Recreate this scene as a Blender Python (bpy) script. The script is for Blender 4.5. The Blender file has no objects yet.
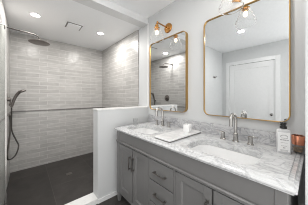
import bpy, bmesh, math, random
from mathutils import Vector, Matrix
random.seed(4)
SC = bpy.context.scene
COL = SC.collection
PI = math.pi

# ------------------------------------------------------------------ camera, sky, light, exposure
cam = bpy.data.cameras.new('camera')
cam.sensor_width = 36.0
cam.lens = 36.0 * 143.5 / 308.0
cam.shift_y = -5.8 / 308.0
cam.clip_start = 0.02
cam_o = bpy.data.objects.new('camera', cam)
cam_o.location = (0, 0, 1.25)
cam_o.rotation_euler = (PI / 2, 0, math.radians(-41.7))
COL.objects.link(cam_o)
SC.camera = cam_o

world = bpy.data.worlds.new('daylight')
SC.world = world
world.use_nodes = True
world.node_tree.nodes['Background'].inputs[0].default_value = (1.0, 0.99, 0.97, 1)
world.node_tree.nodes['Background'].inputs[1].default_value = 2.15

SC.view_settings.view_transform = 'Standard'
SC.view_settings.look = 'None'
SC.view_settings.gamma = 1.0
SC.view_settings.use_curve_mapping = False
SC.view_settings.exposure = 0.0
SC.cycles.filter_width = 1.05

SHOWER_CAN_W = 14.0
ROOM_CAN_W = 11.0
VANITY_FILL_W = 1.5

# ------------------------------------------------------------------ materials
def new_mat(name):
    m = bpy.data.materials.new(name)
    m.use_nodes = True
    return m, m.node_tree.nodes, m.node_tree.links, m.node_tree.nodes['Principled BSDF']

def plain(name, col, rough=0.5, metal=0.0, spec=0.5, bump=0.0, bscale=60.0, coat=0.0):
    m, N, L, b = new_mat(name)
    b.inputs['Base Color'].default_value = (*col, 1)
    b.inputs['Roughness'].default_value = rough
    b.inputs['Metallic'].default_value = metal
    b.inputs['Specular IOR Level'].default_value = spec
    b.inputs['Coat Weight'].default_value = coat
    tc = N.new('ShaderNodeTexCoord')
    nz = N.new('ShaderNodeTexNoise')
    nz.inputs['Scale'].default_value = bscale
    nz.inputs['Detail'].default_value = 3
    L.new(tc.outputs['Object'], nz.inputs['Vector'])
    mix = N.new('ShaderNodeMixRGB')
    mix.inputs['Color1'].default_value = (*[c * 0.96 for c in col], 1)
    mix.inputs['Color2'].default_value = (*[min(1, c * 1.04) for c in col], 1)
    L.new(nz.outputs['Fac'], mix.inputs['Fac'])
    L.new(mix.outputs['Color'], b.inputs['Base Color'])
    if bump > 0:
        bp = N.new('ShaderNodeBump')
        bp.inputs['Strength'].default_value = bump
        bp.inputs['Distance'].default_value = 0.002
        L.new(nz.outputs['Fac'], bp.inputs['Height'])
        L.new(bp.outputs['Normal'], b.inputs['Normal'])
    return m

def tile_mat(name, axis, c1, c2, mortar, bw=0.305, rh=0.073, ms=0.0042, rough=0.3, wob=1.0):
    """long stacked subway tile on a wall whose horizontal runs along `axis`"""
    m, N, L, b = new_mat(name)
    tc = N.new('ShaderNodeTexCoord')
    sp = N.new('ShaderNodeSeparateXYZ')
    cb = N.new('ShaderNodeCombineXYZ')
    L.new(tc.outputs['Object'], sp.inputs[0])
    L.new(sp.outputs[axis], cb.inputs[0])
    L.new(sp.outputs[2], cb.inputs[1])
    br = N.new('ShaderNodeTexBrick')
    br.offset = 0.38
    br.inputs['Scale'].default_value = 1.0
    br.inputs['Brick Width'].default_value = bw
    br.inputs['Row Height'].default_value = rh
    br.inputs['Mortar Size'].default_value = ms
    br.inputs['Mortar Smooth'].default_value = 0.3
    br.inputs['Bias'].default_value = 0.0
    br.inputs['Color1'].default_value = (*c1, 1)
    br.inputs['Color2'].default_value = (*c2, 1)
    br.inputs['Mortar'].default_value = (*mortar, 1)
    L.new(cb.outputs[0], br.inputs['Vector'])
    # streaky handmade glaze tone, with highlight streaks painted into the colour
    mp = N.new('ShaderNodeMapping')
    mp.inputs['Scale'].default_value = (5, 40, 1)
    L.new(cb.outputs[0], mp.inputs['Vector'])
    nz = N.new('ShaderNodeTexNoise')
    nz.inputs['Scale'].default_value = 1.0
    nz.inputs['Detail'].default_value = 4
    L.new(mp.outputs[0], nz.inputs['Vector'])
    mr = N.new('ShaderNodeMapRange')
    mr.inputs['From Min'].default_value = 0.3
    mr.inputs['From Max'].default_value = 0.7
    mr.inputs['To Min'].default_value = 0.88
    mr.inputs['To Max'].default_value = 1.10
    L.new(nz.outputs['Fac'], mr.inputs['Value'])
    mul = N.new('ShaderNodeMixRGB')
    mul.blend_type = 'MULTIPLY'
    mul.inputs['Fac'].default_value = 1.0
    L.new(br.outputs['Color'], mul.inputs['Color1'])
    L.new(mr.outputs[0], mul.inputs['Color2'])
    L.new(mul.outputs[0], b.inputs['Base Color'])
    b.inputs['Roughness'].default_value = rough
    n2 = N.new('ShaderNodeTexNoise')
    n2.inputs['Scale'].default_value = 11.0
    n2.inputs['Detail'].default_value = 1.5
    L.new(cb.outputs[0], n2.inputs['Vector'])
    bp = N.new('ShaderNodeBump')
    bp.inputs['Strength'].default_value = 0.8 * wob
    bp.inputs['Distance'].default_value = 0.006
    L.new(n2.outputs['Fac'], bp.inputs['Height'])
    bp2 = N.new('ShaderNodeBump')
    bp2.invert = True
    bp2.inputs['Strength'].default_value = 0.5
    bp2.inputs['Distance'].default_value = 0.002
    L.new(br.outputs['Fac'], bp2.inputs['Height'])
    L.new(bp.outputs['Normal'], bp2.inputs['Normal'])
    L.new(bp2.outputs['Normal'], b.inputs['Normal'])
    return m

def slate_mat(name, bw, rh, ang=0.0, offs=(0, 0, 0), base=(0.036, 0.032, 0.030)):
    m, N, L, b = new_mat(name)
    tc = N.new('ShaderNodeTexCoord')
    mp = N.new('ShaderNodeMapping')
    mp.inputs['Rotation'].default_value = (0, 0, ang)
    mp.inputs['Location'].default_value = offs
    L.new(tc.outputs['Object'], mp.inputs['Vector'])
    br = N.new('ShaderNodeTexBrick')
    br.offset = 0.5
    br.inputs['Scale'].default_value = 1.0
    br.inputs['Brick Width'].default_value = bw
    br.inputs['Row Height'].default_value = rh
    br.inputs['Mortar Size'].default_value = 0.003
    br.inputs['Color1'].default_value = (*base, 1)
    br.inputs['Color2'].default_value = (*[c * 1.25 for c in base], 1)
    br.inputs['Mortar'].default_value = (*[c * 2.1 for c in base], 1)
    L.new(mp.outputs[0], br.inputs['Vector'])
    nz = N.new('ShaderNodeTexNoise')
    nz.inputs['Scale'].default_value = 6.0
    nz.inputs['Detail'].default_value = 6
    nz.inputs['Roughness'].default_value = 0.65
    L.new(tc.outputs['Object'], nz.inputs['Vector'])
    mr = N.new('ShaderNodeMapRange')
    mr.inputs['From Min'].default_value = 0.3
    mr.inputs['From Max'].default_value = 0.7
    mr.inputs['To Min'].default_value = 0.75
    mr.inputs['To Max'].default_value = 1.3
    L.new(nz.outputs['Fac'], mr.inputs['Value'])
    mul = N.new('ShaderNodeMixRGB')
    mul.blend_type = 'MULTIPLY'
    mul.inputs['Fac'].default_value = 1.0
    L.new(br.outputs['Color'], mul.inputs['Color1'])
    L.new(mr.outputs[0], mul.inputs['Color2'])
    L.new(mul.outputs[0], b.inputs['Base Color'])
    b.inputs['Roughness'].default_value = 0.55
    bp = N.new('ShaderNodeBump')
    bp.inputs['Strength'].default_value = 0.25
    bp.inputs['Distance'].default_value = 0.003
    L.new(nz.outputs['Fac'], bp.inputs['Height'])
    L.new(bp.outputs['Normal'], b.inputs['Normal'])
    return m

def marble_mat(name, base, vein, scale=5.0, amount=0.55, rough=0.14):
    m, N, L, b = new_mat(name)
    tc = N.new('ShaderNodeTexCoord')
    mp = N.new('ShaderNodeMapping')
    mp.inputs['Rotation'].default_value = (0.2, 0.1, 0.7)
    mp.inputs['Scale'].default_value = (1.0, 0.6, 1.0)
    L.new(tc.outputs['Object'], mp.inputs['Vector'])
    n1 = N.new('ShaderNodeTexNoise')
    n1.inputs['Scale'].default_value = scale
    n1.inputs['Detail'].default_value = 8
    n1.inputs['Roughness'].default_value = 0.62
    n1.inputs['Distortion'].default_value = 1.3
    L.new(mp.outputs[0], n1.inputs['Vector'])
    # veins: narrow band around 0.5
    sub = N.new('ShaderNodeMath'); sub.operation = 'SUBTRACT'; sub.inputs[1].default_value = 0.5
    ab = N.new('ShaderNodeMath'); ab.operation = 'ABSOLUTE'
    L.new(n1.outputs['Fac'], sub.inputs[0])
    L.new(sub.outputs[0], ab.inputs[0])
    mr = N.new('ShaderNodeMapRange')
    mr.inputs['From Min'].default_value = 0.0
    mr.inputs['From Max'].default_value = 0.055
    mr.inputs['To Min'].default_value = amount
    mr.inputs['To Max'].default_value = 0.0
    L.new(ab.outputs[0], mr.inputs['Value'])
    # clouds
    n2 = N.new('ShaderNodeTexNoise')
    n2.inputs['Scale'].default_value = scale * 0.9
    n2.inputs['Detail'].default_value = 5
    n2.inputs['Distortion'].default_value = 0.6
    L.new(mp.outputs[0], n2.inputs['Vector'])
    mr2 = N.new('ShaderNodeMapRange')
    mr2.inputs['From Min'].default_value = 0.48
    mr2.inputs['From Max'].default_value = 0.72
    mr2.inputs['To Min'].default_value = 0.0
    mr2.inputs['To Max'].default_value = amount * 0.7
    L.new(n2.outputs['Fac'], mr2.inputs['Value'])
    ad = N.new('ShaderNodeMath'); ad.operation = 'ADD'; ad.use_clamp = True
    L.new(mr.outputs[0], ad.inputs[0]); L.new(mr2.outputs[0], ad.inputs[1])
    mix = N.new('ShaderNodeMixRGB')
    mix.inputs['Color1'].default_value = (*base, 1)
    mix.inputs['Color2'].default_value = (*vein, 1)
    L.new(ad.outputs[0], mix.inputs['Fac'])
    L.new(mix.outputs[0], b.inputs['Base Color'])
    b.inputs['Roughness'].default_value = rough
    return m

def glass_mat(name, tint=(1, 1, 1), edge=0.7, power=2.5, base=0.02):
    """thin clear glass: see-through face on, brighter and more reflecting towards its edges"""
    m, N, L, b = new_mat(name)
    N.remove(b)
    out = N['Material Output']
    tr = N.new('ShaderNodeBsdfTransparent'); tr.inputs[0].default_value = (*tint, 1)
    gl = N.new('ShaderNodeBsdfGlossy'); gl.inputs['Roughness'].default_value = 0.12
    df = N.new('ShaderNodeBsdfTranslucent'); df.inputs[0].default_value = (0.95, 0.95, 0.95, 1)
    d2 = N.new('ShaderNodeBsdfDiffuse'); d2.inputs[0].default_value = (0.9, 0.9, 0.9, 1)
    m0 = N.new('ShaderNodeMixShader'); m0.inputs[0].default_value = 0.6
    L.new(df.outputs[0], m0.inputs[1]); L.new(d2.outputs[0], m0.inputs[2])
    m1 = N.new('ShaderNodeMixShader'); m1.inputs[0].default_value = 0.78
    L.new(m0.outputs[0], m1.inputs[1]); L.new(gl.outputs[0], m1.inputs[2])
    lw = N.new('ShaderNodeLayerWeight'); lw.inputs['Blend'].default_value = 0.5
    pw = N.new('ShaderNodeMath'); pw.operation = 'POWER'; pw.inputs[1].default_value = power
    L.new(lw.outputs['Facing'], pw.inputs[0])
    ma = N.new('ShaderNodeMath'); ma.operation = 'MULTIPLY_ADD'
    ma.inputs[1].default_value = edge; ma.inputs[2].default_value = base
    L.new(pw.outputs[0], ma.inputs[0])
    mx = N.new('ShaderNodeMixShader')
    L.new(ma.outputs[0], mx.inputs[0]); L.new(tr.outputs[0], mx.inputs[1]); L.new(m1.outputs[0], mx.inputs[2])
    L.new(mx.outputs[0], out.inputs[0])
    return m

def emit_mat(name, col, s):
    m, N, L, b = new_mat(name)
    b.inputs['Base Color'].default_value = (*col, 1)
    b.inputs['Emission Color'].default_value = (*col, 1)
    b.inputs['Emission Strength'].default_value = s
    return m

M = {}
M['paint'] = plain('white_wall_paint', (0.585, 0.595, 0.60), 0.55, bump=0.04, bscale=220)
M['ceil'] = plain('white_ceiling_paint', (0.90, 0.91, 0.92), 0.7, bump=0.05, bscale=200)
M['trim'] = plain('white_gloss_trim', (0.72, 0.725, 0.73), 0.3)
M['curb'] = marble_mat('white_quartz', (0.80, 0.80, 0.79), (0.6, 0.6, 0.6), 3.0, 0.3, 0.25)
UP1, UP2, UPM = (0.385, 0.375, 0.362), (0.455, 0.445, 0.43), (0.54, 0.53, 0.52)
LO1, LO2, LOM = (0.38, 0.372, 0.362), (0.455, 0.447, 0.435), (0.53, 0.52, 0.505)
M['tile_bx'] = tile_mat('glazed_tile_back_upper', 0, UP1, UP2, UPM)
M['tile_by'] = tile_mat('glazed_tile_side_upper', 1, UP1, UP2, UPM, wob=0.8)
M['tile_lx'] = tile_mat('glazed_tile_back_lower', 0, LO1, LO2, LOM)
M['tile_wy'] = tile_mat('glazed_tile_left_upper', 1, UP1, UP2, UPM, wob=0.15)
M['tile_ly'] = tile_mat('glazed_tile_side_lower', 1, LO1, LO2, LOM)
M['slate'] = slate_mat('dark_slate_tile', 0.6, 0.3, 0.0)
M['slate_sh'] = slate_mat('dark_slate_tile_shower', 1.2, 0.6, PI / 2, (0.08, 0.33, 0))
M['liner'] = plain('dark_liner_and_gap_shade', (0.16, 0.15, 0.145), 0.3)  # also paints the gap shadows of fan cover and tray
M['marble'] = marble_mat('grey_veined_marble', (0.60, 0.605, 0.61), (0.22, 0.225, 0.24), 13.0, 0.42)
M['splash'] = marble_mat('grey_veined_marble_splash', (0.52, 0.52, 0.53), (0.22, 0.225, 0.24), 15.0, 0.6)
M['slab'] = marble_mat('white_marble_slab', (0.74, 0.74, 0.74), (0.45, 0.45, 0.46), 5.0, 0.35)
M['cab'] = plain('grey_cabinet_paint', (0.150, 0.148, 0.147), 0.36, bscale=30)
M['dark'] = plain('dark_cabinet_inside', (0.02, 0.02, 0.02), 0.8)
M['nickel'] = plain('brushed_nickel', (0.46, 0.45, 0.435), 0.24, 1.0, bscale=90)
M['bronze'] = plain('dark_gunmetal', (0.20, 0.18, 0.168), 0.42, 0.9)
M['pull'] = plain('dark_brushed_nickel', (0.27, 0.255, 0.24), 0.3, 1.0)
M['arm_metal'] = plain('dull_gunmetal', (0.07, 0.065, 0.06), 0.6, 0.6)
M['brass'] = plain('aged_brass', (0.50, 0.25, 0.08), 0.27, 1.0)
M['gold'] = plain('brushed_gold', (0.45, 0.29, 0.115), 0.30, 1.0)
M['mirror'] = plain('silvered_mirror', (0.80, 0.815, 0.82), 0.0, 1.0)
M['ceramic'] = plain('white_glazed_ceramic', (0.80, 0.80, 0.80), 0.12, coat=0.3)
m_, N_, L_, b_ = new_mat('clear_shade_glass')
b_.inputs['Base Color'].default_value = (1, 1, 1, 1)
b_.inputs['Transmission Weight'].default_value = 1.0
b_.inputs['Roughness'].default_value = 0.0
b_.inputs['IOR'].default_value = 1.12
t_ = N_.new('ShaderNodeBsdfTranslucent'); t_.inputs[0].default_value = (1, 1, 1, 1)
d_ = N_.new('ShaderNodeBsdfDiffuse'); d_.inputs[0].default_value = (1, 1, 1, 1)
x0_ = N_.new('ShaderNodeMixShader'); x0_.inputs[0].default_value = 0.5
L_.new(t_.outputs[0], x0_.inputs[1]); L_.new(d_.outputs[0], x0_.inputs[2])
w_ = N_.new('ShaderNodeLayerWeight'); w_.inputs['Blend'].default_value = 0.5
p_ = N_.new('ShaderNodeMath'); p_.operation = 'POWER'; p_.inputs[1].default_value = 4.0
L_.new(w_.outputs['Facing'], p_.inputs[0])
a_ = N_.new('ShaderNodeMath'); a_.operation = 'MULTIPLY_ADD'; a_.inputs[1].default_value = 0.85; a_.inputs[2].default_value = 0.03
L_.new(p_.outputs[0], a_.inputs[0])
x_ = N_.new('ShaderNodeMixShader')
L_.new(a_.outputs[0], x_.inputs[0]); L_.new(b_.outputs[0], x_.inputs[1]); L_.new(x0_.outputs[0], x_.inputs[2])
L_.new(x_.outputs[0], N_['Material Output'].inputs[0])
M['glass'] = m_
M['pane'] = glass_mat('clear_pane_glass', (0.95, 0.97, 0.96), 0.5, 4.0)
M['cup'] = glass_mat('clear_cup_glass', (0.95, 0.95, 0.95), 0.7, 3.0)
M['bottle'] = plain('frosted_grey_bottle', (0.60, 0.60, 0.61), 0.25)
M['label'] = plain('white_paper_label', (0.82, 0.82, 0.82), 0.6)
M['ink'] = plain('grey_label_ink', (0.30, 0.30, 0.30), 0.6)
M['black'] = plain('black_plastic', (0.012, 0.012, 0.012), 0.35)
M['copper'] = plain('copper_band', (0.80, 0.33, 0.20), 0.25, 0.75)
M['amber'] = plain('brown_wax', (0.26, 0.19, 0.12), 0.5)
M['bulb'] = emit_mat('warm_bulb', (1.0, 0.82, 0.58), 4.0)
M['lens'] = emit_mat('white_light_lens', (1.0, 0.98, 0.95), 14.0)

# ------------------------------------------------------------------ mesh helpers
def box(bm, x0, x1, y0, y1, z0, z1, bev=0.0, seg=2):
    vs = [bm.verts.new((x, y, z)) for x in (x0, x1) for y in (y0, y1) for z in (z0, z1)]
    q = [(0, 1, 3, 2), (4, 6, 7, 5), (0, 4, 5, 1), (2, 3, 7, 6), (0, 2, 6, 4), (1, 5, 7, 3)]
    fs = [bm.faces.new([vs[i] for i in f]) for f in q]
    if bev > 0:
        es = list({e for f in fs for e in f.edges})
        bmesh.ops.bevel(bm, geom=es, offset=bev, segments=seg, affect='EDGES', profile=0.5)

def ring_skin(bm, rings, cap0=True, cap1=True, closed=False):
    """rings: list of lists of points, bridged one after the other"""
    vr = [[bm.verts.new(p) for p in r] for r in rings]
    n = len(vr[0])
    pairs = list(zip(vr[:-1], vr[1:]))
    if closed:
        pairs.append((vr[-1], vr[0]))
    for a, b in pairs:
        for i in range(n):
            j = (i + 1) % n
            bm.faces.new((a[i], a[j], b[j], b[i]))
    if not closed:
        if cap0:
            bm.faces.new(list(reversed(vr[0])))
        if cap1:
            bm.faces.new(vr[-1])

def lathe(bm, prof, mat=None, n=24, cap0=True, cap1=True):
    """prof: (r, z) pairs about local z; mat moves the result"""
    mat = mat or Matrix()
    rings = []
    for r, z in prof:
        r = max(r, 0.0004)
        rings.append([mat @ Vector((r * math.cos(2 * PI * k / n), r * math.sin(2 * PI * k / n), z)) for k in range(n)])
    ring_skin(bm, rings, cap0, cap1)

def axis_mat(p, d):
    """matrix that puts local z along d with its origin at p"""
    return Matrix.Translation(Vector(p)) @ Vector((0, 0, 1)).rotation_difference(Vector(d).normalized()).to_matrix().to_4x4()

def tube(bm, pts, r, n=12):
    pts = [Vector(p) for p in pts]
    rs = r if isinstance(r, (list, tuple)) else [r] * len(pts)
    tan = []
    for i in range(len(pts)):
        a = pts[max(0, i - 1)]; b = pts[min(len(pts) - 1, i + 1)]
        tan.append((b - a).normalized())
    ref = Vector((0, 0, 1)) if abs(tan[0].z) < 0.9 else Vector((1, 0, 0))
    nrm = tan[0].cross(ref).normalized()
    rings = []
    for i, p in enumerate(pts):
        if i:
            q = tan[i - 1].rotation_difference(tan[i])
            nrm = (q @ nrm).normalized()
        bi = tan[i].cross(nrm).normalized()
        rings.append([p + rs[i] * (math.cos(2 * PI * k / n) * nrm + math.sin(2 * PI * k / n) * bi) for k in range(n)])
    ring_skin(bm, rings)

def smooth_path(pts, sub=6):
    """Catmull-Rom through pts"""
    P = [Vector(p) for p in pts]
    P = [2 * P[0] - P[1]] + P + [2 * P[-1] - P[-2]]
    out = []
    for i in range(1, len(P) - 2):
        for k in range(sub):
            t = k / sub
            a, b, c, d = P[i - 1:i + 3]
            out.append(0.5 * ((2 * b) + (c - a) * t + (2 * a - 5 * b + 4 * c - d) * t * t + (3 * b - a - 3 * c + d) * t ** 3))
    out.append(P[-2])
    return out

def rrect(cx, cy, w, h, r, seg=6):
    """rounded rectangle outline, counter-clockwise, as (a, b) pairs"""
    out = []
    r = min(r, w / 2 - 1e-4, h / 2 - 1e-4)
    for (sx, sy, a0) in ((1, 1, 0), (-1, 1, 90), (-1, -1, 180), (1, -1, 270)):
        for k in range(seg + 1):
            a = math.radians(a0 + 90 * k / seg)
            out.append((cx + sx * (w / 2 - r) + r * math.cos(a), cy + sy * (h / 2 - r) + r * math.sin(a)))
    return out

def obj(name, bm, mat, parent=None, smooth=False, angle=35):
    bmesh.ops.recalc_face_normals(bm, faces=bm.faces)
    me = bpy.data.meshes.new(name)
    if smooth:
        for f in bm.faces:
            f.smooth = True
        for e in bm.edges:
            if len(e.link_faces) == 2 and e.calc_face_angle(0) > math.radians(angle):
                e.smooth = False
    bm.to_mesh(me); bm.free()
    me.materials.append(mat if not isinstance(mat, str) else M[mat])
    o = bpy.data.objects.new(name, me)
    COL.objects.link(o)
    if parent:
        o.parent = parent
    return o

def tag(o, label, cat, group=None):
    o['label'] = label; o['category'] = cat
    if group:
        o['group'] = group
    return o

def thing(name, label, cat, loc=(0, 0, 0), rz=0.0, group=None):
    o = bpy.data.objects.new(name, None)
    o.empty_display_size = 0.05
    COL.objects.link(o)
    o.location = loc; o.rotation_euler = (0, 0, rz)
    return tag(o, label, cat, group)

def dup(root, loc, label):
    r = root.copy(); COL.objects.link(r); r.location = loc; r['label'] = label
    for ch in list(root.children):
        c = ch.copy(); COL.objects.link(c); c.parent = r
        for g in list(ch.children):
            d = g.copy(); COL.objects.link(d); d.parent = c
    return r

def struct(name, bm, mat, label, cat, parent=None):
    o = obj(name, bm, mat, parent)
    o['kind'] = 'structure'
    tag(o, label, cat)
    return o

def sbox(name, mat, label, cat, *b, bev=0.0):
    bm = bmesh.new(); box(bm, *b, bev=bev)
    return struct(name, bm, mat, label, cat)

def light(name, kind, loc, watts, size, parent, col=(1, 1, 1), spread=PI):
    l = bpy.data.lights.new(name, kind)
    l.energy = watts; l.color = col
    if kind == 'AREA':
        l.shape = 'DISK'; l.size = size; l.spread = spread
    else:
        l.shadow_soft_size = size
    o = bpy.data.objects.new(name, l)
    COL.objects.link(o); o.location = loc; o.parent = parent
    return o

# ------------------------------------------------------------------ setting
W = 1.38            # mirror wall
YP, YP2 = 1.69, 1.84   # half wall, near and far face
YB = 3.41           # shower back wall
XL = -0.20          # shower left wall
XR = -1.31          # room left wall
HC, HS = 2.44, 2.348   # ceilings
ZS = -0.03          # shower floor
ZL = 1.00           # liner height
YT = 1.925           # where the tile of the right shower wall begins
PE = 0.625           # free end of the half wall

sbox('floor', 'slate', 'dark slate tiled bathroom floor in front of the shower', 'floor', XR, W, -0.15, YP, -0.10, 0.0)
sbox('floor_shower', 'slate_sh', 'dark slate tiled shower floor', 'floor', XL, W, YP2, YB, -0.10, ZS)
sbox('ceiling', 'ceil', 'white ceiling above the vanity', 'ceiling', XR, W, -1.8, YP, HC, HC + 0.1)  # runs on unseen behind the camera to cut light from above
sbox('ceiling_shower', 'ceil', 'lower white ceiling over the shower', 'ceiling', XL, W, YP2, YB, HS, HC + 0.1)
sbox('wall_right', 'paint', 'white painted wall behind the mirrors', 'wall', W, W + 0.1, 0.028, YT, 0, HC)
sbox('wall_header', 'trim', 'white header beam over the shower opening', 'beam', XL, W, YP, YP2, HS, HC + 0.1)
sbox('trim_3', 'trim', 'white corner bead along the lower edge of the shower header', 'trim', XL, W - 0.005, YP - 0.005, YP + 0.016, HS - 0.004, HS + 0.015, bev=0.001)
sbox('trim_4', 'trim', 'white corner bead down the wall edge beside the shower opening', 'trim', W - 0.005, W, YP - 0.028, YP + 0.008, 1.102, HS + 0.015, bev=0.001)
sbox('wall_half', 'paint', 'white half wall between the vanity and the shower', 'wall', PE, W, YP, YP2, -0.1, 1.086)
sbox('trim_1', 'curb', 'white stone cap along the top of the half wall', 'trim', PE - 0.006, W, YP - 0.006, YP2 + 0.006, 1.086, 1.102, bev=0.002)
sbox('baseboard_right', 'trim', 'low white baseboard along the foot of the half wall', 'baseboard', PE, W, YP - 0.012, YP, 0, 0.05, bev=0.003)
sbox('shower_curb', 'curb', 'white stone curb across the shower entry', 'curb', XL, PE, YP, YP2, -0.1, 0.06, bev=0.003)
# tiled walls: upper and lower fields with a slim dark liner between
for nm, ax, b in (('back', 'x', (XL - 0.1, W + 0.1, YB, YB + 0.1)),
                  ('shower_right', 'y', (W - 0.012, W + 0.1, YT, YB)),
                  ('shower_left', 'y', (XL - 0.1, XL, YP2, YB))):
    say = {'back': 'back', 'shower_right': 'right', 'shower_left': 'left'}[nm]
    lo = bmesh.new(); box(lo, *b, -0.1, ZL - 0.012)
    up = bmesh.new(); box(up, *b, ZL + 0.003, HC)
    li = bmesh.new()
    e = 0.010
    if nm == 'back':
        box(li, XL + e, W - 0.012 - e, YB - e, YB + 0.1, ZL - 0.012, ZL + 0.003)
    elif nm == 'shower_right':
        box(li, W - 0.012 - e, W + 0.1, YT, YB, ZL - 0.012, ZL + 0.003)
    else:
        box(li, XL - 0.1, XL + e, YP2, YB, ZL - 0.012, ZL + 0.003)
    wl = struct('wall_' + nm, up, M['tile_wy' if nm == 'shower_left' else 'tile_b' + ax], f'glazed greige long tile on the {say} wall of the shower', 'wall')
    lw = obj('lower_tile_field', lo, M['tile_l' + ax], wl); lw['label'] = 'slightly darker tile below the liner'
    ll = obj('tile_liner', li, M['liner'], wl); ll['label'] = 'slim dark liner strip'

sbox('wall_far', 'paint', 'white wall with the robe hook left of the shower opening', 'wall', XR, XL, YP, YP2, 0, HC)
# left wall with its doorway hole filled by a closed door
D0, D1, DH = 0.57, 1.50, 2.06
bm = bmesh.new()
box(bm, XR - 0.1, XR, 0.22, D0, 0, HC)
box(bm, XR - 0.1, XR, D1, YP2, 0, HC)
box(bm, XR - 0.1, XR, D0, D1, DH, HC)
struct('wall_left', bm, M['paint'], 'white wall with the closed door, seen in the large mirror', 'wall')
bm = bmesh.new()
cw = 0.085
box(bm, XR, XR + 0.016, D0 - cw, D0, 0, DH + cw, bev=0.003)
box(bm, XR, XR + 0.016, D1, D1 + cw, 0, DH + cw, bev=0.003)
box(bm, XR, XR + 0.016, D0, D1, DH, DH + cw, bev=0.003)
struct('trim_2', bm, M['trim'], 'white casing around the closed door', 'trim')
bm = bmesh.new()
box(bm, XR - 0.05, XR - 0.012, D0 + 0.004, D1 - 0.004, 0.006, DH - 0.004)
st = 0.11
for (a, b, c, d) in ((D0 + .004, D0 + st, .006, DH - .004), (D1 - st, D1 - .004, .006, DH - .004),
                     (D0 + st, D1 - st, DH - 0.13, DH - .004), (D0 + st, D1 - st, .006, .22)):
    box(bm, XR - 0.012, XR - 0.004, a, b, c, d)
door1 = struct('door_1', bm, M['trim'], 'white closed door seen in the large mirror', 'door')
bm = bmesh.new()
lathe(bm, [(0.027, 0), (0.027, .006), (0.011, .010), (0.011, .035), (0.024, .042), (0.029, .055), (0.024, .068), (0.008, .072)],
      axis_mat((XR - 0.004, D0 + 0.06, 0.86), (1, 0, 0)), 20)
k = obj('door_knob', bm, 'nickel', door1, True); k['label'] = 'round nickel door knob'
# entry wall with the wide doorway the view is taken from
bm = bmesh.new()
box(bm, 0.905, W + 0.1, -0.12, 0.028, 0, HC)
struct('wall_entry', bm, M['paint'], 'white wall of the entry doorway at the right edge', 'wall')

# ------------------------------------------------------------------ vanity cabinet
VX = 0.825          # front face of the doors
VB = W              # back
VY0, VY1 = 0.075, 1.597
ZB, ZT = 0.112, 0.845
v = thing('vanity_cabinet', 'long grey shaker double vanity cabinet against the mirror wall', 'cabinet', (0, 0, 0))
bm = bmesh.new()
cf = VX + 0.020     # carcass front
box(bm, cf, VB, VY0, VY1, ZB, 0.690)
# hollow top so the bowls hang free: rails on four sides
box(bm, cf, cf + 0.0015, VY0, VY1, 0.690, ZT)
box(bm, VB - 0.02, VB, VY0, VY1, 0.690, ZT)
box(bm, cf + 0.02, VB - 0.02, VY0, VY0 + 0.02, 0.690, ZT)
box(bm, cf + 0.02, VB - 0.02, VY1 - 0.02, VY1, 0.690, ZT)
box(bm, cf + 0.02, VB - 0.02, 0.80, 0.84, 0.690, ZT)
obj('carcass', bm, 'cab', v)
# face frame: stiles, long top rail and bottom rail
YS = [VY0, 0.126, 0.700, 0.712, 0.978, 0.990, 1.520, VY1]
bm = bmesh.new()
box(bm, VX - 0.004, cf, VY0, VY0 + 0.045, ZB, ZT - 0.001, bev=0.002)
box(bm, VX - 0.004, cf, VY1 - 0.06, VY1, ZB, ZT - 0.001, bev=0.002)
box(bm, VX, cf, 0.688, 0.706, ZB, 0.725)
box(bm, VX, cf, 0.984, 1.002, ZB, 0.725)
box(bm, VX, cf, VY0 + 0.045, VY1 - 0.06, ZB, 0.142)
fr = obj('face_frame', bm, 'cab', v)
bm = bmesh.new()
box(bm, VX, cf, VY0 + 0.045, VY1 - 0.06, 0.725, ZT - 0.001)
obj('top_rail', bm, 'cab', v)
bm = bmesh.new()
y0, y1 = VY0, VY1
prof = [(0.0, 0.735), (-0.006, 0.733), (-0.011, 0.728), (-0.011, 0.722), (-0.005, 0.718), (-0.008, 0.713), (-0.004, 0.709), (0.0, 0.709)]
ring_skin(bm, [[(VX - 0.004 + a, y0, b) for a, b in prof], [(VX - 0.004 + a, y1, b) for a, b in prof]])
obj('bead_moulding', bm, 'cab', v)
for yy, lab in ((VY0, 1), (VY1 - 0.044, 2)):
    for xx in (VX - 0.004, VB - 0.05):
        bm = bmesh.new()
        c = (xx + 0.022, yy + 0.022)
        rings = []
        for (s, z) in ((0.0225, ZB), (0.0225, 0.095), (0.017, 0.085), (0.0205, 0.075), (0.0195, 0.05), (0.014, 0.0)):
            rings.append([(c[0] + a, c[1] + b, z) for a, b in rrect(0, 0, 2 * s, 2 * s, 0.004, 2)])
        ring_skin(bm, rings)
        obj('foot', bm, 'cab', v)

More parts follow.
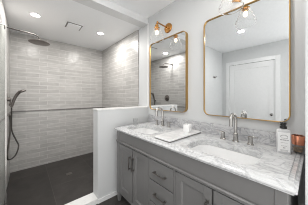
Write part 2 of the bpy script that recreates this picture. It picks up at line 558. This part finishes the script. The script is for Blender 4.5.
def shaker(name, y0, y1, z0, z1, slab=False):
    bm = bmesh.new()
    f = VX - 0.002
    if slab:
        box(bm, f, cf, y0, y1, z0, z1, bev=0.002)
        r = 0.012
    else:
        s = 0.052
        box(bm, f + 0.012, cf - 0.0005, y0 + 0.01, y1 - 0.01, z0 + 0.01, z1 - 0.01)
        box(bm, f, cf, y0, y0 + s, z0, z1, bev=0.0015)
        box(bm, f, cf, y1 - s, y1, z0, z1, bev=0.0015)
        box(bm, f, cf, y0 + s, y1 - s, z0, z0 + s, bev=0.0015)
        box(bm, f, cf, y0 + s, y1 - s, z1 - s, z1, bev=0.0015)
        # bevelled inner lip of the frame
        a0, a1, b0, b1 = y0 + s, y1 - s, z0 + s, z1 - s
        o_ = [(a0, b0), (a1, b0), (a1, b1), (a0, b1)]
        i_ = [(a0 + .008, b0 + .008), (a1 - .008, b0 + .008), (a1 - .008, b1 - .008), (a0 + .008, b1 - .008)]
        ring_skin(bm, [[(f + 0.003, a, b) for a, b in o_], [(f + 0.0115, a, b) for a, b in i_],
                       [(f + 0.0125, a, b) for a, b in i_], [(f + 0.0125, a, b) for a, b in o_]], False, False, True)
    return obj(name, bm, 'cab', v)

def pull(name, parent, yc, zc, length, vertical):
    """square bar pull on two posts"""
    bm = bmesh.new()
    f = VX - 0.002
    h = length / 2; t = 0.005
    if vertical:
        box(bm, f - 0.034, f - 0.024, yc - t, yc + t, zc - h, zc + h, bev=0.0015)
        for s in (-1, 1):
            zz = zc + s * (h - 0.008)
            box(bm, f - 0.025, f, yc - t, yc + t, zz - t, zz + t)
            box(bm, f - 0.003, f, yc - .008, yc + .008, zz - .008, zz + .008)
    else:
        box(bm, f - 0.034, f - 0.024, yc - h, yc + h, zc - t, zc + t, bev=0.0015)
        for s in (-1, 1):
            yy = yc + s * (h - 0.008)
            box(bm, f - 0.025, f, yy - t, yy + t, zc - t, zc + t)
            box(bm, f - 0.003, f, yy - .008, yy + .008, zc - .008, zc + .008)
    o = obj(name, bm, 'pull', parent)
    o['label'] = 'dark brushed nickel bar pull'

g = 0.006
DZ0, DZ1 = 0.148, 0.700
for (a, b, hy) in ((1.004, 1.264 - g, 1.236), (1.264 + g, 1.535, 1.292), (0.122, 0.404 - g, 0.375), (0.404 + g, 0.686, 0.433)):
    d = shaker('door', a, b, DZ0, DZ1)
    pull('handle', d, hy, 0.555, 0.135, True)
for (z0, z1) in ((0.146, 0.328), (0.336, 0.518), (0.527, 0.700)):
    d = shaker('drawer', 0.708, 0.982, z0, z1, True)
    pull('pull', d, 0.845, (z0 + z1) / 2 - 0.005, 0.135, False)

# ------------------------------------------------------------------ countertop with backsplash and two sink openings
CX0, CY0, CY1 = 0.803, 0.046, 1.630
ZC = 0.885
SINKS = [0.432, 1.285]
SX, SW, SD, SR = 1.010, 0.285, 0.435, 0.075
def outer(off):
    return [(CX0 + off, CY0 + off), (W, CY0 + off), (W, CY1 - off), (CX0 + off, CY1 - off)]
def ogee_ring(off, z, n=10):
    o = outer(off)
    pts = []
    for i in range(4):
        a, b = o[i], o[(i + 1) % 4]
        for k in range(n):
            pts.append((a[0] + (b[0] - a[0]) * k / n, a[1] + (b[1] - a[1]) * k / n, z))
    return pts
bm = bmesh.new()
prof = [(0.036, ZC), (0.0345, ZC - 0.0015), (0.0325, ZC - 0.005), (0.031, ZC - 0.006), (0.016, ZC - 0.007), (0.014, ZC - 0.0105), (0.010, ZC - 0.015), (0.005, ZC - 0.016),
        (0.001, ZC - 0.019), (0.0, ZC - 0.024), (0.003, ZC - 0.029), (0.010, ZC - 0.034), (0.012, ZT)]
rings = [[bm.verts.new(p) for p in ogee_ring(o_, z)] for o_, z in prof]
for a, b in zip(rings[:-1], rings[1:]):
    n = len(a)
    for i in range(n):
        bm.faces.new((a[i], a[(i + 1) % n], b[(i + 1) % n], b[i]))
holes_t, holes_b = [], []
for yc in SINKS:
    pts = rrect(SX, yc, SW, SD, SR)
    t_ = [bm.verts.new((x, y, ZC)) for x, y in pts]
    b_ = [bm.verts.new((x, y, ZT)) for x, y in pts]
    n = len(pts)
    for i in range(n):
        bm.faces.new((t_[i], t_[(i + 1) % n], b_[(i + 1) % n], b_[i]))
    holes_t.append(t_); holes_b.append(b_)
def edges_of(loop):
    out = []
    for i in range(len(loop)):
        e = bm.edges.get((loop[i], loop[(i + 1) % len(loop)]))
        out.append(e)
    return out
for ro, hs in ((rings[0], holes_t), (rings[-1], holes_b)):
    es = edges_of(ro)
    for h in hs:
        es += edges_of(h)
    bmesh.ops.triangle_fill(bm, use_beauty=True, edges=es)
ct = obj('countertop', bm, 'marble')
tag(ct, 'grey-veined white marble countertop with two sink openings on the grey vanity', 'countertop')
bm = bmesh.new()
box(bm, W - 0.02, W, CY0, CY1 + 0.02, ZC, 0.986, bev=0.002)
bs = obj('backsplash', bm, 'splash')
tag(bs, 'low grey marble backsplash along the wall behind the faucets', 'backsplash')

def sink(yc, label):
    s = thing('sink', label, 'sink', (SX, yc, ZT - 0.15), 0, 'undermount sinks')
    bm = bmesh.new()
    zt = 0.15
    rings = []
    inner = [(0.0, zt), (-0.003, zt - 0.02), (-0.010, zt - 0.07), (-0.022, zt - 0.105), (-0.05, zt - 0.125), (-0.085, zt - 0.132)]
    for e, z in [(0.02, zt - 0.002), (0.02, zt - 0.012), (0.012, zt - 0.02), (0.006, zt - 0.075), (-0.012, zt - 0.118), (-0.05, zt - 0.142), (-0.085, zt - 0.147)]:
        rings.append([(x, y, z) for x, y in rrect(0, 0, SW + 2 * e, SD + 2 * e, SR + e)])
    rings = list(reversed(rings)) + [[(x, y, zt - 0.002) for x, y in rrect(0, 0, SW, SD, SR)]]
    for e, z in inner[1:]:
        rings.append([(x, y, z) for x, y in rrect(0, 0, SW + 2 * e, SD + 2 * e, SR + e * 0.6)])
    ring_skin(bm, rings)
    obj('basin', bm, 'ceramic', s, True)
    bm = bmesh.new()
    lathe(bm, [(0.026, 0.0182), (0.026, 0.021), (0.02, 0.0225), (0.018, 0.021), (0.004, 0.022)], None, 20)
    d = obj('drain', bm, 'nickel', s, True); d['label'] = 'round metal drain'
    return s
sk = sink(SINKS[0], 'white undermount sink below the large mirror, nearer the doorway')
dup(sk, (SX, SINKS[1], ZT - 0.15), 'white undermount sink below the small-looking far mirror, beside the half wall')

# ------------------------------------------------------------------ faucets
def faucet(yc, label):
    f = thing('faucet', label, 'faucet', (1.275, yc, ZC), 0, 'gooseneck faucets')
    bm = bmesh.new()
    lathe(bm, [(0.026, 0), (0.026, .006), (0.0185, .012), (0.0175, .06), (0.0185, .066), (0.013, .072)], None, 24)
    pts = [(0, 0, .06), (0, 0, .11), (0, 0, .165)]
    for k in range(1, 11):
        a = PI * k / 10 * 0.98
        pts.append((-0.050 + 0.050 * math.cos(a), 0, 0.176 + 0.052 * math.sin(a)))
    pts.append((-0.101, 0, .148))
    tube(bm, smooth_path(pts, 3), 0.0125, 16)
    sp = obj('spout', bm, 'nickel', f, True)
    bm = bmesh.new()
    lathe(bm, [(0.0135, 0), (0.0135, .012), (0.010, .014)], Matrix.Translation((-0.101, 0, .136)), 18)
    obj('aerator', bm, 'nickel', sp, True)
    for s in (-1, 1):
        bm = bmesh.new()
        lathe(bm, [(0.024, 0), (0.024, .006), (0.017, .011), (0.0155, .045), (0.017, .050), (0.017, .060), (0.010, .064)],
              Matrix.Translation((0, s * 0.102, 0)), 20)
        tube(bm, [(0, s * 0.102, .056), (-0.006, s * 0.125, .062), (-0.012, s * 0.152, .064)], [0.006, 0.0055, 0.0045], 10)
        obj('handle', bm, 'nickel', f, True)
    return f
fa = faucet(0.430, 'brushed nickel gooseneck faucet at the near sink under the large mirror')
dup(fa, (1.275, 1.270, ZC), 'brushed nickel gooseneck faucet at the far sink beside the half wall')

# ------------------------------------------------------------------ mirrors
def mirror(yc, label):
    m = thing('mirror', label, 'mirror', (W, yc, 1.068), 0, 'gold framed mirrors')
    w, h = 0.640, 0.940
    bm = bmesh.new()
    dpt, fw, r = 0.040, 0.0065, 0.055
    O = rrect(0, h / 2, w, h, r, 10)
    I = rrect(0, h / 2, w - 2 * fw, h - 2 * fw, r - fw, 10)
    ring_skin(bm, [[(-0.001, a, b) for a, b in O], [(-dpt + .001, a, b) for a, b in O], [(-dpt, a * .998, h / 2 + (b - h / 2) * .998) for a, b in O],
                   [(-dpt, a * 1.002, h / 2 + (b - h / 2) * 1.002) for a, b in I], [(-dpt + .001, a, b) for a, b in I], [(-0.001, a, b) for a, b in I]], False, False, True)
    obj('frame', bm, 'gold', m, True)
    bm = bmesh.new()
    ring_skin(bm, [[(-0.010, a, b) for a, b in I], [(-0.028, a, b) for a, b in I]])
    g_ = obj('mirror_glass', bm, 'mirror', m); g_['label'] = 'silvered glass'
    return m
mi = mirror(0.432, 'larger-looking gold framed mirror above the near sink, reflecting the door')
dup(mi, (W, 1.285, 1.068), 'narrower-looking gold framed mirror beside the shower, reflecting the shower head')

# ------------------------------------------------------------------ wall sconces
def sconce(yc, label):
    s = thing('wall_sconce', label, 'lamp', (W, yc, 2.140), 0, 'brass wall sconces')
    bm = bmesh.new()
    lathe(bm, [(0.062, 0), (0.062, .010), (0.056, .018), (0.024, .022), (0.020, .030), (0.009, .034)], axis_mat((0, 0, 0), (-1, 0, 0)), 28)
    obj('backplate', bm, 'brass', s, True)
    bm = bmesh.new()
    tube(bm, [(-0.030, 0, 0), (-0.10, 0, .003), (-0.185, 0, 0.006)], 0.0085, 12)
    tube(bm, smooth_path([(-0.180, 0, 0.006), (-0.198, 0, 0.002), (-0.204, 0, -0.015), (-0.204, 0, -0.03)], 4), 0.0085, 12)
    lathe(bm, [(0.004, 0.022), (0.011, 0.016), (0.0125, 0.006), (0.011, -0.004), (0.004, -0.01)], Matrix.Translation((-0.195, 0, 0)), 14)
    obj('arm', bm, 'brass', s, True)
    bm = bmesh.new()
    lathe(bm, [(0.008, -0.022), (0.020, -0.026), (0.022, -0.040), (0.019, -0.044), (0.019, -0.058), (0.034, -0.062), (0.036, -0.074), (0.020, -0.078), (0.016, -0.095)],
          Matrix.Translation((-0.204, 0, 0)), 24)
    obj('socket', bm, 'brass', s, True)
    # clear cone shade, a shell of real thickness with a rolled rim
    bm = bmesh.new()
    mt = Matrix.Translation((-0.204, 0, 0))
    o_ = [(0.026, -0.068), (0.034, -0.074), (0.053, -0.115), (0.072, -0.160), (0.085, -0.193), (0.087, -0.202), (0.085, -0.213)]
    prof = o_ + [(0.083, -0.2155)] + [(r - 0.003, z) for r, z in reversed(o_)]
    rings = [[mt @ Vector((r * math.cos(2 * PI * k / 32), r * math.sin(2 * PI * k / 32), z)) for k in range(32)] for r, z in prof]
    ring_skin(bm, rings, False, False, True)
    sh = obj('glass_shade', bm, 'glass', s, True); sh['label'] = 'clear glass cone shade'
    bm = bmesh.new()
    lathe(bm, [(0.011, -0.093), (0.013, -0.098), (0.018, -0.110), (0.020, -0.122), (0.017, -0.134), (0.010, -0.142), (0.002, -0.144)], mt, 20)
    b_ = obj('bulb', bm, 'bulb', s, True); b_['label'] = 'glowing warm bulb'
    return s
def dup_sconce(root, loc, label):
    r = dup(root, loc, label)
    return r
sc = sconce(0.432, 'brass wall sconce with clear cone shade at the top edge, over the large near mirror')
dup(sc, (W, 1.267, 2.140), 'brass wall sconce with clear cone shade and visible round backplate, over the far mirror')

# ------------------------------------------------------------------ ceiling fittings
def can(loc, label, watts):
    c = thing('recessed_light', label, 'ceiling light', loc, 0, 'recessed ceiling lights')
    bm = bmesh.new()
    n = 32
    prof = [(0.046, -0.001), (0.050, -0.005), (0.060, -0.007), (0.068, -0.004), (0.070, 0.0), (0.046, 0.0)]
    ring_skin(bm, [[(r * math.cos(2 * PI * k / n), r * math.sin(2 * PI * k / n), z) for k in range(n)] for r, z in prof], False, False, True)
    obj('trim_ring', bm, 'ceil', c, True)
    bm = bmesh.new()
    lathe(bm, [(0.046, 0.0), (0.046, -0.003), (0.03, -0.004)], None, 32)
    l_ = obj('lens', bm, 'lens', c); l_['label'] = 'lit white lens'
    light('can_light', 'AREA', (0, 0, -0.012), watts, 0.09, c, (1.0, 0.97, 0.93), PI)
    return c
can((0.09, 2.50, HS), 'lit recessed ceiling light above the shower head, at the left', SHOWER_CAN_W * 0.75)
can((0.962, 2.48, HS), 'lit recessed ceiling light near the right wall of the shower', SHOWER_CAN_W)
can((-0.20, 0.89, HC), 'lit recessed ceiling light in the middle of the room, seen only in the large mirror', ROOM_CAN_W)
can((1.0, 0.26, HC), 'unseen recessed fill light added over the near sink', VANITY_FILL_W * 3.0)  # unseen lamp, added to brighten the counter and the right wall
can((0.72, 1.30, HC), 'unseen recessed fill light added over the far sink', VANITY_FILL_W * 0.3)  # second lamp added out of view to lift the far counter

f = thing('exhaust_fan', 'square white exhaust fan cover in the shower ceiling between two lights', 'fan', (0.555, 2.505, HS))
bm = bmesh.new()
O = [(-.105, -.105), (.105, -.105), (.105, .105), (-.105, .105)]
box(bm, -.105, .105, -.105, .105, -0.003, 0)  # dark plate stands in for the shadow gap around the cover
h_ = obj('gap_shade', bm, 'liner', f); h_['label'] = 'dark plate painted as the shade in the gap around the cover'
bm = bmesh.new()
box(bm, -.088, .088, -.088, .088, -0.014, -0.003, bev=0.003)
obj('cover_panel', bm, 'ceil', f)

# ------------------------------------------------------------------ shower fittings
s = thing('rain_shower', 'dark round rain shower head on a long arm from the left shower wall', 'shower head', (XL, 2.52, 2.105))
bm = bmesh.new()
lathe(bm, [(0.030, 0), (0.030, .006), (0.014, .012)], axis_mat((0, 0, 0), (1, 0, 0)), 20)
obj('flange', bm, 'bronze', s, True)
bm = bmesh.new()
tube(bm, smooth_path([(0.005, 0, 0.0), (0.10, 0, -0.006), (0.24, 0, -0.012), (0.305, 0, -0.022), (0.330, 0, -0.05), (0.336, 0, -0.080)], 5), 0.0075, 12)
obj('arm', bm, 'arm_metal', s, True)
bm = bmesh.new()
lathe(bm, [(0.012, -0.070), (0.016, -0.085), (0.030, -0.100), (0.100, -0.106), (0.116, -0.109), (0.118, -0.115), (0.110, -0.118), (0.02, -0.118)],
      Matrix.Translation((0.336, 0, 0)), 36)
obj('rain_disc', bm, 'bronze', s, True)

s = thing('hand_shower', 'gunmetal hand shower with looping hose in the back left shower corner', 'hand shower', (XL, 3.20, 1.13))
bm = bmesh.new()
lathe(bm, [(0.026, 0), (0.026, .006), (0.012, .010), (0.012, .035)], axis_mat((0, 0, 0), (1, 0, 0)), 18)
tube(bm, [(0.03, 0, -0.018), (0.042, 0, 0.014)], 0.019, 14)
obj('holder', bm, 'bronze', s, True)
bm = bmesh.new()
hp = smooth_path([(0.028, 0, -0.045), (0.040, 0, 0.01), (0.062, -0.005, 0.09), (0.092, -0.012, 0.155), (0.128, -0.02, 0.205)], 5)
tube(bm, hp, [0.017 + 0.006 * k / (len(hp) - 1) for k in range(len(hp))], 14)
lathe(bm, [(0.014, 0.022), (0.035, 0.017), (0.052, 0.004), (0.054, -0.008), (0.046, -0.013), (0.01, -0.013)],
      axis_mat((0.150, -0.024, 0.208), (-0.42, 0.10, 0.9)) @ Matrix.Diagonal((1, 1, 1, 1)), 26)
obj('handset', bm, 'bronze', s, True)
bm = bmesh.new()
hose = smooth_path([(0.028, 0, -.05), (.026, 0, -.25), (.032, -.01, -.42), (.080, -.03, -.57), (.11, -.05, -.67), (.078, -.18, -.77), (.024, -.42, -.74),
                    (.014, -.50, -.65), (.018, -.30, -.50), (.018, -.12, -.42), (.016, -.06, -.28), (.012, -.05, -.17)], 8)
tube(bm, hose, 0.0095, 10)
obj('hose', bm, 'arm_metal', s, True)
bm = bmesh.new()
lathe(bm, [(0.024, 0), (0.024, .006), (0.012, .010), (0.012, .022)], axis_mat((0, -0.05, -0.165), (1, 0, 0)), 18)
obj('hose_outlet', bm, 'bronze', s, True)

s = thing('shower_valve', 'dark round shower valve plate on the left shower wall, seen in the far mirror', 'valve', (XL, 2.72, 1.215))
bm = bmesh.new()
lathe(bm, [(0.085, 0), (0.085, .006), (0.078, .011), (0.030, .012)], axis_mat((0, 0, 0), (1, 0, 0)), 32)
obj('valve_plate', bm, 'bronze', s, True)
bm = bmesh.new()
lathe(bm, [(0.028, .012), (0.027, .045), (0.022, .050), (0.004, .051)], axis_mat((0, 0, 0), (1, 0, 0)), 22)
tube(bm, [(0.038, 0, 0), (0.042, 0, -0.04), (0.044, 0, -0.075)], [0.009, 0.008, 0.006], 10)
obj('lever', bm, 'bronze', s, True)

d = thing('floor_drain', 'small square metal drain in the dark shower floor', 'drain', (0.53, 2.71, ZS))
bm = bmesh.new()
for (a, b, c, e) in ((-.040, .040, -.040, -.033), (-.040, .040, .033, .040), (-.040, -.033, -.033, .033), (.033, .040, -.033, .033)):
    box(bm, a, b, c, e, 0, 0.004)
obj('drain_frame', bm, 'nickel', d)
bm = bmesh.new()
for k in range(6):
    y = -.028 + k * .0112
    box(bm, -.033, .033, y - .003, y + .003, 0, 0.003)
obj('drain_grate', bm, 'bronze', d)

gp = thing('shower_screen', 'narrow clear glass screen standing on the curb at the left edge', 'shower screen', (XL, 1.765, 0.06))
bm = bmesh.new()
box(bm, 0.001, 0.068, -0.005, 0.005, 0.0, 1.80, bev=0.001)
obj('pane', bm, 'pane', gp)
bm = bmesh.new()
box(bm, 0.068, 0.074, -0.006, 0.006, 0.0, 1.80)
box(bm, 0.001, 0.074, -0.006, 0.006, 1.80, 1.808)
e_ = obj('edge_channel', bm, 'nickel', gp); e_['label'] = 'slim metal edge channel'

hk = thing('robe_hook', 'small dark robe hook on the wall, seen in the large mirror', 'hook', (-0.82, YP, 1.74))
bm = bmesh.new()
lathe(bm, [(0.026, 0), (0.026, .006), (0.010, .012)], axis_mat((0, 0, 0), (0, -1, 0)), 18)
obj('backplate', bm, 'bronze', hk, True)
bm = bmesh.new()
for sx in (-1, 1):
    tube(bm, smooth_path([(0, -0.008, 0), (sx * 0.015, -0.03, -0.01), (sx * 0.030, -0.045, 0.0), (sx * 0.034, -0.05, 0.022)], 4), 0.006, 8)
obj('prongs', bm, 'bronze', hk, True)

# ------------------------------------------------------------------ things on the counter
tr = thing('marble_tray', 'white marble slab tray over a dark painted gap shadow on the counter between the sinks', 'tray', (1.0765, 0.851, ZC))
bm = bmesh.new()
box(bm, -0.2385, 0.2385, -0.094, 0.094, 0.009, 0.021, bev=0.003)
obj('slab', bm, 'slab', tr)
bm = bmesh.new()
box(bm, -0.233, 0.233, -0.089, 0.089, 0.0, 0.009)  # dark block in place of the shadow gap beneath the slab
b_ = obj('base', bm, 'liner', tr); b_['label'] = 'dark recessed block painted as the shadow under the slab'
ca = thing('candle', 'small white square candle jar standing on the marble tray', 'candle', (1.185, 0.835, ZC + 0.021), 0.15)
bm = bmesh.new()
rings = [[(x, y, z) for x, y in rrect(0, 0, w_, w_, 0.010, 4)] for w_, z in ((0.060, 0), (0.064, 0.003), (0.066, 0.070), (0.064, 0.072), (0.058, 0.071), (0.057, 0.062))]
ring_skin(bm, rings)
obj('jar', bm, 'ceramic', ca, True)
bm = bmesh.new()
tube(bm, [(0, 0, 0.061), (0.001, 0, 0.068), (0.003, 0, 0.074)], 0.0012, 6)
w_ = obj('wick', bm, 'black', ca)

tb = thing('glass_tumbler', 'small clear glass tumbler on the far left corner of the counter', 'glass', (1.05, 1.535, ZC))
bm = bmesh.new()
n = 24
prof = [(0.002, 0.0), (0.026, 0.0), (0.028, 0.003), (0.033, 0.085), (0.0325, 0.087), (0.031, 0.085), (0.026, 0.010), (0.002, 0.009)]
lathe(bm, prof, None, n)
obj('tumbler_body', bm, 'cup', tb, True)

so = thing('soap_bottle', 'grey hand soap bottle with black pump and white label near the counter end', 'soap bottle', (1.255, 0.138, ZC), math.radians(14))
bm = bmesh.new()
rings = [[(x, y, z) for x, y in rrect(0, 0, a, b, r, 4)] for a, b, r, z in
         ((0.044, 0.066, 0.008, 0), (0.048, 0.070, 0.010, 0.003), (0.048, 0.070, 0.010, 0.140), (0.044, 0.064, 0.014, 0.150),
          (0.030, 0.040, 0.014, 0.156), (0.026, 0.026, 0.0125, 0.158), (0.026, 0.026, 0.0125, 0.162))]
ring_skin(bm, rings)
obj('bottle_body', bm, 'bottle', so, True)
bm = bmesh.new()
box(bm, -0.0248, -0.0240, -0.029, 0.029, 0.014, 0.136)
lb = obj('label', bm, 'label', so); lb['label'] = 'white paper label with small grey print'
bm = bmesh.new()
def stroke(y0, y1, z, t):
    y = y0
    while y < y1 - 0.002:
        l_ = random.uniform(0.002, 0.006)
        box(bm, -0.0251, -0.0248, y, min(y + l_, y1), z - t, z + t)
        y += l_ + random.uniform(0.0008, 0.002)
for k in range(9):   # arched top line
    a = math.radians(150 - 15 * k)
    yy = 0.020 * math.cos(a); zz = 0.101 + 0.018 * math.sin(a)
    box(bm, -0.0251, -0.0248, yy - .0016, yy + .0016, zz - .003, zz + .003)
for (y0, y1, z, t) in ((-.018, .018, .100, .0016), (-.022, .022, .088, .003), (-.016, .016, .070, .0012), (-.014, .014, .050, .0012),
                       (-.006, .006, .038, .003), (-.020, .020, .024, .0012), (-.018, .018, .019, .0012)):
    stroke(y0, y1, z, t)
obj('label_print', bm, 'ink', lb)
bm = bmesh.new()
lathe(bm, [(0.0185, 0.158), (0.0185, 0.172), (0.014, 0.175), (0.012, 0.177), (0.012, 0.184), (0.016, 0.186), (0.017, 0.197), (0.012, 0.200)], None, 20)
tube(bm, [(0, 0, 0.191), (-0.018, 0.010, 0.192), (-0.030, 0.016, 0.187)], [0.007, 0.006, 0.0045], 10)
p_ = obj('pump', bm, 'black', so, True); p_['label'] = 'black pump'

cj = thing('copper_candle_jar', 'clear glass jar with a copper band at the right end of the counter', 'jar', (1.328, 0.074, ZC))
bm = bmesh.new()
prof = [(0.002, 0.0), (0.026, 0.0), (0.028, 0.003), (0.031, 0.112), (0.030, 0.114), (0.028, 0.112), (0.025, 0.008), (0.002, 0.007)]
lathe(bm, prof, None, 28)
obj('jar_body', bm, 'cup', cj, True)
bm = bmesh.new()
ring_skin(bm, [[(r * math.cos(2 * PI * k / 28), r * math.sin(2 * PI * k / 28), z) for k in range(28)]
               for r, z in ((0.0300, 0.054), (0.0312, 0.056), (0.0328, 0.110), (0.0318, 0.112))], False, False, True)
b_ = obj('copper_band', bm, 'copper', cj, True); b_['label'] = 'shiny copper band'
bm = bmesh.new()
lathe(bm, [(0.0235, 0.0085), (0.0245, 0.032), (0.002, 0.033)], None, 24)
w_ = obj('wax', bm, 'amber', cj, True); w_['label'] = 'brown wax'
